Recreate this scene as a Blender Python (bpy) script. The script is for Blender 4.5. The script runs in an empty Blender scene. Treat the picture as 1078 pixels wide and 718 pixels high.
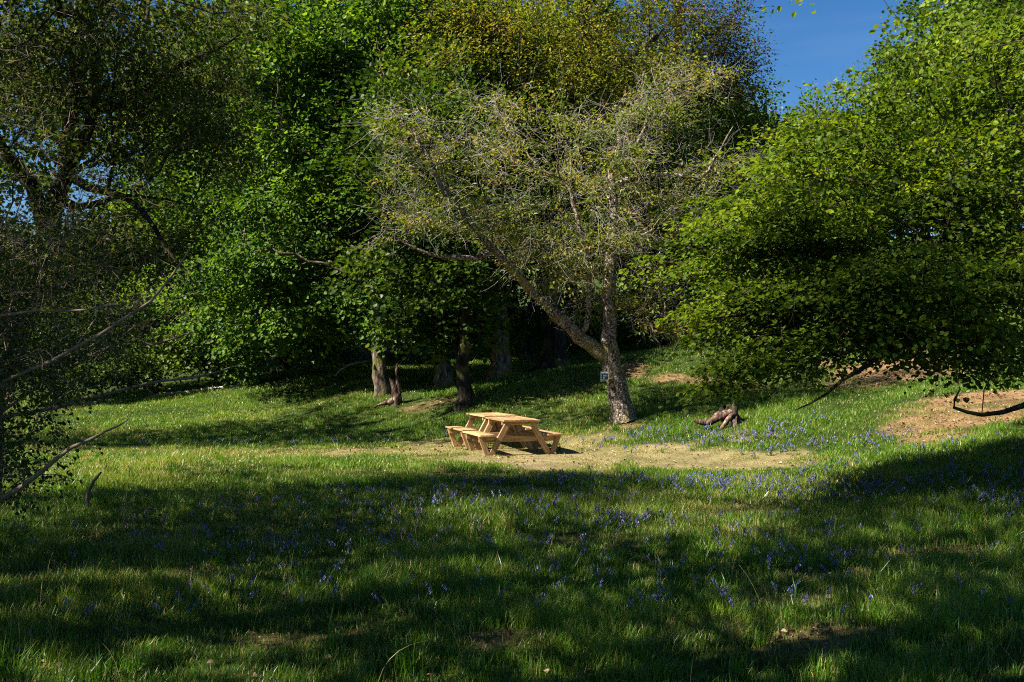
import bpy, math, random
import numpy as np
from mathutils import Vector, Matrix

# ------------------------------------------------------------------ camera, sky, sun, exposure
SC = bpy.context.scene
COL = SC.collection
EL, AZ = math.radians(43), math.radians(25)         # sun height; degrees towards the camera from due left
SUN = np.array([-math.cos(AZ) * math.cos(EL), -math.sin(AZ) * math.cos(EL), math.sin(EL)])
F, CX, HY, CH = 1048.0, 539.0, 385.0, 1.9           # focal length in photo px, centre column, horizon row, eye height

cam_d = bpy.data.cameras.new('camera')
cam_d.sensor_width = 36.0
cam_d.lens = 36.0 * F / 1078.0
cam_d.shift_y = 26.0 / 1078.0
cam_d.clip_start, cam_d.clip_end = 0.1, 2000
cam = bpy.data.objects.new('camera', cam_d)
COL.objects.link(cam)
cam.location = (0, 0, CH)
cam.rotation_euler = (math.radians(90), 0, 0)
SC.camera = cam

W = bpy.data.worlds.new('World')
SC.world = W
W.use_nodes = True
wn, wl = W.node_tree.nodes, W.node_tree.links
wn.clear()
sky = wn.new('ShaderNodeTexSky')
sky.sky_type = 'NISHITA'
sky.sun_disc = False
sky.sun_elevation = EL
sky.sun_rotation = math.atan2(SUN[0], SUN[1])
sky.air_density = 1.0
sky.dust_density = 0.3
sky.ozone_density = 5.0
bg = wn.new('ShaderNodeBackground')
bg.inputs['Strength'].default_value = 0.08
wo = wn.new('ShaderNodeOutputWorld')
hs = wn.new('ShaderNodeHueSaturation')
hs.inputs['Saturation'].default_value = 1.25
hs.inputs['Value'].default_value = 0.49
hs.inputs['Hue'].default_value = 0.503
wl.new(sky.outputs[0], hs.inputs['Color'])
ctc = wn.new('ShaderNodeTexCoord')
cmp_ = wn.new('ShaderNodeMapping')
cmp_.inputs['Scale'].default_value = (1.2, 1.2, 7)
cmp_.inputs['Rotation'].default_value = (0.1, .25, 0)
wl.new(ctc.outputs['Generated'], cmp_.inputs[0])
cn = wn.new('ShaderNodeTexNoise')
cn.inputs['Scale'].default_value = 2.2
cn.inputs['Detail'].default_value = 7
wl.new(cmp_.outputs[0], cn.inputs[0])
cr = wn.new('ShaderNodeMapRange')
cr.inputs[1].default_value, cr.inputs[2].default_value, cr.inputs[4].default_value = .48, .85, .07
wl.new(cn.outputs['Fac'], cr.inputs[0])
cm = wn.new('ShaderNodeMix')
cm.data_type = 'RGBA'
wl.new(cr.outputs[0], cm.inputs[0])
wl.new(hs.outputs[0], cm.inputs[6])
cm.inputs[7].default_value = (4.2, 4.8, 5.6, 1)
wl.new(cm.outputs[2], bg.inputs[0])
wl.new(bg.outputs[0], wo.inputs[0])

sl = bpy.data.lights.new('sun', 'SUN')
sl.energy = 5.0
sl.angle = math.radians(0.53)
sl.color = (1.0, 0.93, 0.80)
so = bpy.data.objects.new('sun', sl)
COL.objects.link(so)
so.rotation_euler = Vector(SUN).to_track_quat('Z', 'Y').to_euler()

SC.view_settings.view_transform = 'Standard'
SC.view_settings.look = 'None'
SC.view_settings.exposure = 1.75
SC.view_settings.gamma = 1.0
SC.view_settings.use_curve_mapping = False
cy = SC.cycles
cy.max_bounces, cy.diffuse_bounces, cy.glossy_bounces, cy.transmission_bounces, cy.transparent_max_bounces = 10, 5, 2, 8, 6
cy.caustics_reflective = cy.caustics_refractive = False
cy.use_denoising = False
cy.pixel_filter_type = 'BLACKMAN_HARRIS'
cy.filter_width = 1.1

# ------------------------------------------------------------------ helpers
rng = np.random.default_rng(7)


def px(x, y, Y):
    return ((x - CX) / F * Y, Y, CH + (HY - y) / F * Y)


def vnoise(x, y, s, seed=0):
    """smooth value noise in 0..1"""
    x = np.asarray(x, float) / s + 1000.3
    y = np.asarray(y, float) / s + 1000.7
    xi, yi = np.floor(x).astype(np.int64), np.floor(y).astype(np.int64)
    fx, fy = x - xi, y - yi
    fx, fy = fx * fx * (3 - 2 * fx), fy * fy * (3 - 2 * fy)

    def h(a, b):
        v = np.sin(a * 127.1 + b * 311.7 + seed * 74.7) * 43758.5453
        return v - np.floor(v)
    return (h(xi, yi) * (1 - fx) + h(xi + 1, yi) * fx) * (1 - fy) + (h(xi, yi + 1) * (1 - fx) + h(xi + 1, yi + 1) * fx) * fy


def norm(v):
    return v / np.maximum(np.linalg.norm(v, axis=-1, keepdims=True), 1e-9)


def mesh_np(name, verts, faces_list, mats, mat_idx=None, tint=None, smooth=False):
    """verts (N,3); faces_list: list of (M,k) int arrays"""
    me = bpy.data.meshes.new(name)
    verts = np.ascontiguousarray(verts, dtype=np.float32)
    faces_list = [f for f in faces_list if len(f)]
    me.vertices.add(len(verts))
    me.vertices.foreach_set('co', verts.ravel())
    li = np.concatenate([f.ravel() for f in faces_list]).astype(np.int32)
    tot = np.concatenate([np.full(len(f), f.shape[1], np.int32) for f in faces_list])
    start = np.concatenate([[0], np.cumsum(tot)[:-1]]).astype(np.int32)
    me.loops.add(len(li))
    me.loops.foreach_set('vertex_index', li)
    me.polygons.add(len(tot))
    me.polygons.foreach_set('loop_start', start)
    for m in mats:
        me.materials.append(m)
    if mat_idx is not None:
        me.polygons.foreach_set('material_index', np.ascontiguousarray(mat_idx, dtype=np.int32))
    me.polygons.foreach_set('use_smooth', np.full(len(tot), smooth, dtype=bool))
    if tint is not None:
        a = me.attributes.new('tint', 'FLOAT', 'POINT')
        a.data.foreach_set('value', np.ascontiguousarray(tint, dtype=np.float32))
    me.update(calc_edges=True)
    return me


def link(name, me, parent=None):
    o = bpy.data.objects.new(name, me)
    COL.objects.link(o)
    if parent is not None:
        o.parent = parent
    return o


def tag(o, label=None, cat=None, group=None, kind=None):
    for k, v in (('label', label), ('category', cat), ('group', group), ('kind', kind)):
        if v:
            o[k] = v
    return o


def empty(name, loc, rz=0.0, **kw):
    o = bpy.data.objects.new(name, None)
    COL.objects.link(o)
    o.empty_display_size = 0.2
    o.location = loc
    o.rotation_euler = (0, 0, rz)
    return tag(o, **kw)


# ------------------------------------------------------------------ materials
def new_mat(name):
    m = bpy.data.materials.new(name)
    m.use_nodes = True
    m.node_tree.nodes.clear()
    return m, m.node_tree.nodes, m.node_tree.links


def ramp(n, stops):
    r = n.new('ShaderNodeValToRGB')
    e = r.color_ramp.elements
    while len(e) < len(stops):
        e.new(0.5)
    for q, (p, c) in zip(e, stops):
        q.position = p
        q.color = (*c, 1)
    return r


def leaf_mat(name, stops, trans=0.45, gloss=0.22, rough=0.45, tsat=1.5):
    m, n, l = new_mat(name)
    at = n.new('ShaderNodeAttribute')
    at.attribute_name = 'tint'
    r = ramp(n, stops)
    l.new(at.outputs['Fac'], r.inputs[0])
    pb = n.new('ShaderNodeBsdfPrincipled')
    pb.inputs['Roughness'].default_value = rough
    pb.inputs['Specular IOR Level'].default_value = gloss
    l.new(r.outputs[0], pb.inputs['Base Color'])
    mul = n.new('ShaderNodeMix')
    mul.data_type = 'RGBA'
    mul.blend_type = 'MULTIPLY'
    mul.inputs[0].default_value = 1
    l.new(r.outputs[0], mul.inputs[6])
    mul.inputs[7].default_value = (tsat * 1.15, tsat, tsat * 0.45, 1)
    tr = n.new('ShaderNodeBsdfTranslucent')
    l.new(mul.outputs[2], tr.inputs[0])
    mx = n.new('ShaderNodeMixShader')
    mx.inputs[0].default_value = trans
    l.new(pb.outputs[0], mx.inputs[1])
    l.new(tr.outputs[0], mx.inputs[2])
    o = n.new('ShaderNodeOutputMaterial')
    l.new(mx.outputs[0], o.inputs[0])
    return m


def bark_mat(name, dark, mid, light, moss=(0.10, 0.10, 0.02), moss_amt=0.5, scale=6.0, lichen=0.0, bump=0.6):
    m, n, l = new_mat(name)
    tc = n.new('ShaderNodeTexCoord')
    mp = n.new('ShaderNodeMapping')
    mp.inputs['Scale'].default_value = (1, 1, 0.32)
    l.new(tc.outputs['Object'], mp.inputs[0])
    n1 = n.new('ShaderNodeTexNoise')
    n1.inputs['Scale'].default_value = scale
    n1.inputs['Detail'].default_value = 8
    n1.inputs['Roughness'].default_value = 0.7
    l.new(mp.outputs[0], n1.inputs[0])
    vo = n.new('ShaderNodeTexVoronoi')
    vo.inputs['Scale'].default_value = scale * 2.2
    l.new(mp.outputs[0], vo.inputs[0])
    ad = n.new('ShaderNodeMath')
    ad.operation = 'MULTIPLY_ADD'
    l.new(vo.outputs['Distance'], ad.inputs[0])
    ad.inputs[1].default_value = -0.35
    l.new(n1.outputs['Fac'], ad.inputs[2])
    r = ramp(n, [(0.22, dark), (0.40, mid), (0.62, light)])
    l.new(ad.outputs[0], r.inputs[0])
    n2 = n.new('ShaderNodeTexNoise')
    n2.inputs['Scale'].default_value = 1.8
    n2.inputs['Detail'].default_value = 5
    l.new(tc.outputs['Object'], n2.inputs[0])
    mr = n.new('ShaderNodeMapRange')
    mr.inputs[1].default_value = 0.62 - 0.25 * moss_amt
    mr.inputs[2].default_value = 0.74 - 0.22 * moss_amt
    l.new(n2.outputs['Fac'], mr.inputs[0])
    mx = n.new('ShaderNodeMix')
    mx.data_type = 'RGBA'
    l.new(mr.outputs[0], mx.inputs[0])
    l.new(r.outputs[0], mx.inputs[6])
    mx.inputs[7].default_value = (*moss, 1)
    out = mx.outputs[2]
    if lichen:
        n3 = n.new('ShaderNodeTexVoronoi')
        n3.inputs['Scale'].default_value = 9
        n4 = n.new('ShaderNodeTexNoise')
        n4.inputs['Scale'].default_value = 24
        n4.inputs['Detail'].default_value = 7
        l.new(tc.outputs['Object'], n4.inputs[0])
        mr2 = n.new('ShaderNodeMapRange')
        mr2.inputs[1].default_value = 0.60 - 0.1 * lichen
        mr2.inputs[2].default_value = 0.64 - 0.1 * lichen
        l.new(n4.outputs['Fac'], mr2.inputs[0])
        m2 = n.new('ShaderNodeMix')
        m2.data_type = 'RGBA'
        l.new(mr2.outputs[0], m2.inputs[0])
        l.new(out, m2.inputs[6])
        m2.inputs[7].default_value = (0.34, 0.31, 0.25, 1)
        out = m2.outputs[2]
    pb = n.new('ShaderNodeBsdfPrincipled')
    pb.inputs['Roughness'].default_value = 0.9
    pb.inputs['Specular IOR Level'].default_value = 0.2
    l.new(out, pb.inputs['Base Color'])
    bp = n.new('ShaderNodeBump')
    bp.inputs['Strength'].default_value = bump
    bp.inputs['Distance'].default_value = 0.08
    l.new(ad.outputs[0], bp.inputs['Height'])
    l.new(bp.outputs[0], pb.inputs['Normal'])
    o = n.new('ShaderNodeOutputMaterial')
    l.new(pb.outputs[0], o.inputs[0])
    return m


def flat_mat(name, c, rough=0.7, spec=0.3, var=0.25, scale=8.0):
    m, n, l = new_mat(name)
    tc = n.new('ShaderNodeTexCoord')
    nz = n.new('ShaderNodeTexNoise')
    nz.inputs['Scale'].default_value = scale
    nz.inputs['Detail'].default_value = 5
    l.new(tc.outputs['Object'], nz.inputs[0])
    r = ramp(n, [(0.3, tuple(v * (1 - var) for v in c)), (0.7, tuple(v * (1 + var) for v in c))])
    l.new(nz.outputs['Fac'], r.inputs[0])
    pb = n.new('ShaderNodeBsdfPrincipled')
    pb.inputs['Roughness'].default_value = rough
    pb.inputs['Specular IOR Level'].default_value = spec
    l.new(r.outputs[0], pb.inputs['Base Color'])
    o = n.new('ShaderNodeOutputMaterial')
    l.new(pb.outputs[0], o.inputs[0])
    return m


M = {}
M['leaf_hazel'] = leaf_mat('leaf_hazel', [(0, (.032, .060, .003)), (.45, (.078, .135, .005)), (.85, (.14, .20, .008)), (1, (.20, .26, .015))], tsat=1.6, gloss=.2, rough=.55)
M['leaf_syc'] = leaf_mat('leaf_sycamore', [(0, (.022, .062, .005)), (.5, (.068, .145, .010)), (1, (.14, .24, .02))], tsat=1.5, gloss=.22, rough=.55)
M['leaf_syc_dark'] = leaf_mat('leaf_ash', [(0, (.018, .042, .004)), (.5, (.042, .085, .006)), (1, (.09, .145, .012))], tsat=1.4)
M['leaf_oak'] = leaf_mat('leaf_oak', [(0, (.045, .075, .006)), (.45, (.135, .17, .012)), (.8, (.23, .22, .018)), (1, (.32, .21, .03))], tsat=1.35)
M['leaf_oak_dark'] = leaf_mat('leaf_oak_dark', [(0, (.030, .042, .006)), (.6, (.070, .080, .012)), (1, (.14, .10, .02))], tsat=1.2)
M['leaf_cherry'] = leaf_mat('leaf_cherry', [(0, (.045, .085, .008)), (.5, (.14, .19, .018)), (.8, (.24, .24, .04)), (1, (.32, .22, .06))], trans=.45, tsat=1.35)
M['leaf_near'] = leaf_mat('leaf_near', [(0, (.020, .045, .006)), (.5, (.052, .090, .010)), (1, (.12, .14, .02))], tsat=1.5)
M['leaf_far'] = leaf_mat('leaf_far', [(0, (.022, .052, .004)), (.5, (.052, .105, .006)), (1, (.10, .16, .010))], tsat=1.5)
M['bark'] = bark_mat('bark_grey_brown', (.03, .02, .014), (.12, .09, .065), (.30, .24, .18), moss_amt=.5)
M['bark_mossy_sunlit'] = bark_mat('bark_mossy_sunlit', (.05, .035, .025), (.20, .15, .11), (.42, .34, .27), moss=(.15, .12, .015), moss_amt=.75)  # mossy bark, tones brightened to stand in for sun the crowns block
M['bark_dark'] = bark_mat('bark_dark', (.010, .008, .006), (.035, .026, .018), (.09, .07, .05), moss_amt=.4)
M['bark_cherry'] = bark_mat('bark_cherry', (.035, .022, .017), (.15, .10, .075), (.34, .27, .22), moss=(.18, .13, .02), moss_amt=.35, scale=9, lichen=.7, bump=1.0)
M['twig_grey'] = flat_mat('twig_grey', (.27, .24, .225), rough=.8)
M['twig_brown'] = flat_mat('twig_brown', (.12, .085, .058), rough=.8)
M['twig_pale'] = flat_mat('twig_pale', (.24, .175, .12), rough=.8)
M['twig_dark'] = flat_mat('twig_dark', (.05, .036, .024), rough=.8)
M['dead_wood'] = bark_mat('dead_wood', (.025, .014, .010), (.15, .088, .062), (.42, .33, .26), moss_amt=-.2, scale=7)
M['stone'] = flat_mat('stone', (.30, .29, .27), rough=.9, var=.45, scale=5)
M['bell'] = leaf_mat('bell', [(0, (.07, .06, .26)), (.6, (.16, .16, .42)), (1, (.38, .38, .60))], trans=.3, tsat=1.0)
M['stem'] = leaf_mat('stem', [(0, (.03, .08, .01)), (1, (.06, .12, .02))])
M['litter'] = leaf_mat('litter', [(0, (.06, .03, .015)), (.6, (.17, .10, .055)), (1, (.36, .27, .17))], trans=.15, tsat=1.0)
M['grass'] = leaf_mat('grass_blade', [(0, (.022, .060, .005)), (.35, (.058, .148, .008)), (.62, (.12, .24, .012)), (.78, (.21, .21, .04)), (1, (.44, .35, .16))],
                      trans=.38, gloss=.36, rough=.38, tsat=1.4)

# ------------------------------------------------------------------ terrain
CP = []
for a in [(0, 718, 6), (539, 718, 6), (1078, 718, 5.9), (0, 600, 9.2), (539, 600, 9.26), (1078, 598, 9.1), (0, 520, 14.5), (539, 520, 14.7), (1078, 515, 13.6),
          (200, 560, 11.3), (850, 560, 11.3), (1078, 458, 18.5), (960, 474, 18.5), (860, 488, 19), (300, 480, 21), (200, 478, 21.2), (100, 480, 21), (480, 486, 19.7), (530, 478, 21.3), (500, 471, 23.1), (560, 468, 23.9), (700, 480, 21), (780, 485, 20),
          (100, 440, 34), (300, 424, 36), (200, 432, 35), (0, 432, 36), (390, 396, 38), (250, 406, 40), (160, 420, 42), (60, 428, 42), (400, 416, 33), (465, 409, 35), (490, 427, 29), (440, 448, 29), (525, 397, 36),
          (552, 381, 42), (582, 389, 36), (655, 441, 25), (610, 427, 28), (570, 440, 27), (700, 373, 33), (725, 368, 34), (640, 377, 37), (755, 449, 23.5), (690, 448, 24.5), (820, 443, 23), (905, 446, 22), (830, 402, 29), (905, 403, 27.5),
          (1000, 424, 22.5), (1065, 405, 24), (960, 456, 20.8), (930, 345, 35), (1078, 385, 26.5), (1078, 340, 34), (860, 365, 34)]:
    CP.append(px(*a))
CP += [(-20, 6, .1), (20, 6, 1.0), (-24, 20, .2), (22, 20, 3.2), (26, 34, 7), (0, -10, 0), (-20, -10, 0), (20, -10, .6), (-35, 45, 1.2), (-12, 55, 2.5), (5, 58, 5), (25, 60, 9), (0, 2, 0), (-8, 3, 0), (8, 3, .1)]
CP = np.array(CP)


def _k(r):
    return r * r * np.log(r + 1e-6)


_n = len(CP)
_A = np.zeros((_n + 3, _n + 3))
_D = np.linalg.norm(CP[:, None, :2] - CP[None, :, :2], axis=2)
_A[:_n, :_n] = _k(_D) + np.eye(_n) * 1.0
_A[:_n, _n] = 1
_A[:_n, _n + 1:] = CP[:, :2]
_A[_n, :_n] = 1
_A[_n + 1:, :_n] = CP[:, :2].T
_S = np.linalg.solve(_A, np.concatenate([CP[:, 2], [0, 0, 0]]))


def ground_z(x, y):
    x, y = np.atleast_1d(np.asarray(x, float)), np.atleast_1d(np.asarray(y, float))
    xc, yc = np.clip(x, -35, 30), np.clip(y, -12, 60)
    z = np.empty(x.shape)
    for i in range(0, len(x), 100000):
        s = slice(i, i + 100000)
        d = np.sqrt((xc[s, None] - CP[None, :, 0]) ** 2 + (yc[s, None] - CP[None, :, 1]) ** 2)
        z[s] = _k(d) @ _S[:_n] + _S[_n] + xc[s] * _S[_n + 1] + yc[s] * _S[_n + 2]
    z += (vnoise(x, y, 1.7, 3) - .5) * .10 * np.clip((np.abs(y - 22) - 1.5) / 3, .15, 1) + (vnoise(x, y, .5, 5) - .5) * .04
    far = np.maximum(y - 60, 0)
    z += far * .10
    z += np.maximum(np.abs(x) - 32, 0) * .05
    return z


def gz(x, y):
    return float(ground_z(x, y)[0])


def on(x, Y, up=0.0):
    """ground point under photo column x at distance Y"""
    X = (x - CX) / F * Y
    return (X, Y, gz(X, Y) + up)


# patches of straw turf (dry) and bare soil (earth): centre in metres, radii
DRY = [(0.9, 20.9, 3.4, 2.3, 1.0), (-1.8, 22.5, 1.7, 2.6, .9), (3.6, 20.0, 2.2, 1.25, .9), (.6, 23.3, 1.6, .9, .7), (-4.6, 22.4, 2.4, 1.9, .35), (-3.0, 22.6, 1.7, 1.7, .95), (-2.3, 17.6, 2.0, .8, .40), (-8, 22.5, 2.2, 1.6, .35), (1.2, 17.3, 2.6, .7, .35), (5.4, 19.2, 1.3, .5, .6),
       (.8, 10.7, .9, .5, .35), (2.3, 11.2, 1.0, .45, .35), (2.2, 8.0, .5, .35, .5), (1.4, 7.2, .5, .3, .4), (-.5, 14.5, 1.2, .7, .3), (3.0, 13, .7, .5, .35)]
EARTH = [(9.4, 21.0, 1.4, 1.0, .85), (10.7, 22.5, 1.7, 1.0, .95), (8.3, 19.9, .9, .55, .8), (3.8, 31.5, .8, 1.1, .8), (4.6, 30.0, .7, .6, .7), (5.6, 29.6, .9, .7, .8), (6.4, 28.5, .8, .6, .8), (11.0, 29, 1.6, 2.0, .9), (13.2, 34, 1.6, 2.4, .9), (9.3, 27.5, 1.0, 1.2, .6),
         (2.8, 24.4, .4, .25, .6), (-2.6, 30.8, .8, .5, .4), (-13.0, 42.0, 3.0, .6, .7), (2.9, 8.7, .7, .3, .6), (4.6, 9.9, .6, .28, .8), (3.7, 9.7, .5, .25, .6), (-.1, 6.9, .35, .2, .7), (-3.0, 9.0, .4, .25, .5), (2.2, 6.9, .4, .2, .6), (0.0, 7.6, .3, .2, .5), (1.9, 6.6, .3, .2, .5), (-1.5, 7.0, .5, .2, .4)]


def patch(lst, x, y, seed):
    m = np.zeros(np.shape(x))
    wob = (vnoise(x, y, .9, seed) - .5) * .9 + (vnoise(x, y, .3, seed + 1) - .5) * .5
    for cx_, cy_, rx, ry, s in lst:
        d = np.sqrt(((x - cx_) / rx) ** 2 + ((y - cy_) / ry) ** 2) + wob
        m = np.maximum(m, s * np.clip((1.25 - d) / .5, 0, 1))
    return m


def build_ground():
    def axis(lo, hi, flo, fhi, fine, coarse):
        a = np.arange(flo, fhi, fine)
        g, v = fine, fhi
        up = []
        while v < hi:
            up.append(v)
            g = min(g * 1.15, coarse)
            v += g
        up.append(hi)
        g, v = fine, flo
        dn = []
        while v > lo:
            g = min(g * 1.15, coarse)
            v -= g
            dn.append(max(v, lo))
        return np.array(dn[::-1] + list(a) + up)
    xs = axis(-320, 320, -13, 14, .12, 20)
    ys = axis(-60, 420, 4, 36, .12, 20)
    X, Y = np.meshgrid(xs, ys)
    X, Y = X.ravel(), Y.ravel()
    Z = ground_z(X, Y)
    nx, ny = len(xs), len(ys)
    i = np.arange(nx * ny).reshape(ny, nx)
    f = np.stack([i[:-1, :-1].ravel(), i[:-1, 1:].ravel(), i[1:, 1:].ravel(), i[1:, :-1].ravel()], 1)
    m, n, l = new_mat('ground')
    col = None
    tc = n.new('ShaderNodeTexCoord')
    nz = n.new('ShaderNodeTexNoise')
    nz.inputs['Scale'].default_value = 2.2
    nz.inputs['Detail'].default_value = 9
    nz.inputs['Roughness'].default_value = .7
    l.new(tc.outputs['Object'], nz.inputs[0])
    nf = n.new('ShaderNodeTexNoise')
    nf.inputs['Scale'].default_value = 22
    nf.inputs['Detail'].default_value = 6
    nf.inputs['Roughness'].default_value = .75
    l.new(tc.outputs['Object'], nf.inputs[0])
    g = ramp(n, [(.3, (.018, .030, .006)), (.55, (.035, .055, .010)), (.75, (.07, .07, .02))])
    l.new(nz.outputs['Fac'], g.inputs[0])
    mv = n.new('ShaderNodeMath')
    mv.operation = 'MULTIPLY_ADD'
    mv.inputs[1].default_value = .8
    l.new(nf.outputs['Fac'], mv.inputs[0])
    mw = n.new('ShaderNodeMath')
    mw.operation = 'MULTIPLY_ADD'
    mw.inputs[1].default_value = .55
    mw.inputs[2].default_value = -.175
    l.new(nz.outputs['Fac'], mw.inputs[0])
    l.new(mw.outputs[0], mv.inputs[2])
    d = ramp(n, [(.30, (.08, .07, .030)), (.43, (.20, .16, .075)), (.55, (.30, .235, .12)), (.72, (.42, .34, .20))])
    l.new(mv.outputs[0], d.inputs[0])
    e = ramp(n, [(.30, (.05, .030, .015)), (.44, (.17, .098, .048)), (.56, (.30, .18, .092)), (.72, (.46, .32, .19))])
    l.new(mv.outputs[0], e.inputs[0])
    for nm, rr in (('dry', d), ('earth', e)):
        at = n.new('ShaderNodeAttribute')
        at.attribute_name = nm
        mx = n.new('ShaderNodeMix')
        mx.data_type = 'RGBA'
        l.new(at.outputs['Fac'], mx.inputs[0])
        l.new(col or g.outputs[0], mx.inputs[6])
        l.new(rr.outputs[0], mx.inputs[7])
        col = mx.outputs[2]
    pb = n.new('ShaderNodeBsdfPrincipled')
    pb.inputs['Roughness'].default_value = .95
    pb.inputs['Specular IOR Level'].default_value = .1
    l.new(col, pb.inputs['Base Color'])
    bp = n.new('ShaderNodeBump')
    bp.inputs['Strength'].default_value = .9
    bp.inputs['Distance'].default_value = .06
    l.new(nf.outputs['Fac'], bp.inputs['Height'])
    l.new(bp.outputs[0], pb.inputs['Normal'])
    o = n.new('ShaderNodeOutputMaterial')
    l.new(pb.outputs[0], o.inputs[0])
    me = mesh_np('ground', np.stack([X, Y, Z], 1), [f], [m], smooth=True)
    for nm, lst, s in (('dry', DRY, 11), ('earth', EARTH, 21)):
        a = me.attributes.new(nm, 'FLOAT', 'POINT')
        pv = patch(lst, X, Y, s) * (.55 + .75 * vnoise(X, Y, .45, s + 7)) ** (1 if nm == 'dry' else .6)
        a.data.foreach_set('value', np.clip(pv, 0, 1).astype(np.float32))
    tag(link('ground', me), kind='structure')


build_ground()

# ------------------------------------------------------------------ tree machinery
UP = np.array([0., 0., 1.])


class Skel:
    def __init__(s, cap=60000):
        s.P = np.zeros((cap, 3))
        s.par = np.full(cap, -1)
        s.rmin = np.zeros(cap)
        s.pl = np.zeros(cap)
        s.ok = np.zeros(cap, bool)
        s.n = 0

    def add(s, p, par, r=0., ok=True):
        i = s.n
        s.P[i] = p
        s.par[i] = par
        s.rmin[i] = r
        s.ok[i] = ok
        s.pl[i] = 0 if par < 0 else s.pl[par] + np.linalg.norm(s.P[par] - s.P[i])
        s.n += 1
        return i

    def poly(s, pts, par=-1, attach_from=0.0, step=.3, wob=.03):
        """pts: (x,y,z,r) control points, Catmull-Rom smoothed"""
        a = np.array(pts, float)
        e = np.vstack([2 * a[0] - a[1], a, 2 * a[-1] - a[-2]])
        last = par
        total = np.linalg.norm(np.diff(a[:, :3], axis=0), axis=1).sum()
        run = 0
        for k in range(len(a) - 1):
            L = np.linalg.norm(a[k + 1, :3] - a[k, :3])
            m = max(2, int(L / step))
            for j in range(m + (k == len(a) - 2)):
                if par >= 0 and k == 0 and j == 0:
                    continue
                t = j / m
                q = .5 * ((2 * e[k + 1]) + (-e[k] + e[k + 2]) * t + (2 * e[k] - 5 * e[k + 1] + 4 * e[k + 2] - e[k + 3]) * t * t + (-e[k] + 3 * e[k + 1] - 3 * e[k + 2] + e[k + 3]) * t ** 3)
                w = rng.normal(0, wob, 3) * min(1, 3 * q[3] + .3) if (k or j) else 0
                frac = (run + L * t) / total
                last = s.add(q[:3] + w, last, max(q[3], .004), frac >= attach_from)
            run += L
        return last

    def nearest(s, p):
        return int(np.argmin(np.linalg.norm(s.P[:s.n] - np.array(p), axis=1)))

    def reach(s, a, step=.35, kpl=.35, up=.15, wob=.05, bend=.35):
        P = s.P[:s.n]
        d = np.linalg.norm(P - a, axis=1)
        cost = d + kpl * s.pl[:s.n] + np.where(s.ok[:s.n], 0, 1e6)
        q = int(np.argmin(cost))
        L = d[q]
        m = max(1, int(round(L / step)))
        pr = s.par[q]
        dq = norm(s.P[q] - s.P[pr]) if pr >= 0 else UP
        dd = norm(a - s.P[q])
        p0, p3 = s.P[q], a
        p1 = p0 + (dq * .6 + dd * .6 + UP * up) * L * bend
        p2 = a - (dd * .8 + np.array([dd[0], dd[1], -.0]) * .4) * L * .3
        last = q
        for j in range(1, m + 1):
            t = j / m
            b = (1 - t) ** 3 * p0 + 3 * (1 - t) ** 2 * t * p1 + 3 * (1 - t) * t * t * p2 + t ** 3 * p3
            if j < m:
                b = b + rng.normal(0, wob * min(1, L), 3)
            last = s.add(b, last)
        return last

    def radii(s, tip=.005, ex=2.3):
        n = s.n
        acc = np.zeros(n)
        haschild = np.zeros(n, bool)
        haschild[s.par[:n][s.par[:n] >= 0]] = True
        acc[~haschild] = tip ** ex
        r = np.zeros(n)
        for i in range(n - 1, -1, -1):          # children always come after parents
            r[i] = max(acc[i] ** (1 / ex), tip)
            p = s.par[i]
            if p >= 0:
                acc[p] += r[i] ** ex
        r = np.where(s.rmin[:n] > 0, s.rmin[:n], r)
        for i in range(1, n):
            p = s.par[i]
            if p >= 0:
                r[i] = min(r[i], r[p] * .98)
        return r


def ring_tubes(chains, ruff=.0):
    """chains: list of (pts (k,3), r (k,)). returns verts, quads"""
    V, Fq, base = [], [], 0
    for pts, r in chains:
        k = len(pts)
        if k < 2:
            continue
        R = r.max()
        S = 14 if R > .14 else 8 if R > .05 else 5 if R > .018 else 3
        t = np.gradient(pts, axis=0)
        t = norm(t)
        mt = norm(t.mean(0))
        ref = np.eye(3)[int(np.argmin(np.abs(mt)))]
        u = norm(np.cross(t, ref))
        v = np.cross(t, u)
        an = np.arange(S) * 2 * np.pi / S
        rr = np.repeat(r[:, None], S, 1)
        if S >= 8:
            ph = rng.uniform(0, 6.28, 3)
            kk = np.arange(k)[:, None]
            rr = rr * (1 + .10 * np.sin(3 * an + ph[0] + kk * .21) + .06 * np.sin(5 * an + ph[1] - kk * .33) + rng.normal(0, .035, (k, S)))
        ring = pts[:, None, :] + rr[..., None] * (np.cos(an)[None, :, None] * u[:, None, :] + np.sin(an)[None, :, None] * v[:, None, :])
        V.append(ring.reshape(-1, 3))
        i = base + np.arange(k * S).reshape(k, S)
        a, b = i[:-1], i[1:]
        Fq.append(np.stack([a.ravel(), np.roll(a, -1, 1).ravel(), np.roll(b, -1, 1).ravel(), b.ravel()], 1))
        base += k * S
    if not V:
        return np.zeros((0, 3)), np.zeros((0, 4), int)
    return np.concatenate(V), np.concatenate(Fq)


def skel_chains(s, r):
    n = s.n
    main = np.full(n, -1)
    best = np.zeros(n)
    for i in range(n):
        p = s.par[i]
        if p >= 0 and r[i] > best[p]:
            best[p] = r[i]
            main[p] = i
    out = []
    for i in range(n):
        p = s.par[i]
        if p >= 0 and main[p] == i:
            continue
        idx = []
        j = i
        while j >= 0:
            idx.append(j)
            j = main[j]
        pts = s.P[idx]
        rr = r[idx].copy()
        if p >= 0:
            pts = np.vstack([s.P[p], pts])
            rr = np.concatenate([[rr[0]], rr])
        rr[-1] *= .4
        out.append((pts, rr))
    return out


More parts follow.
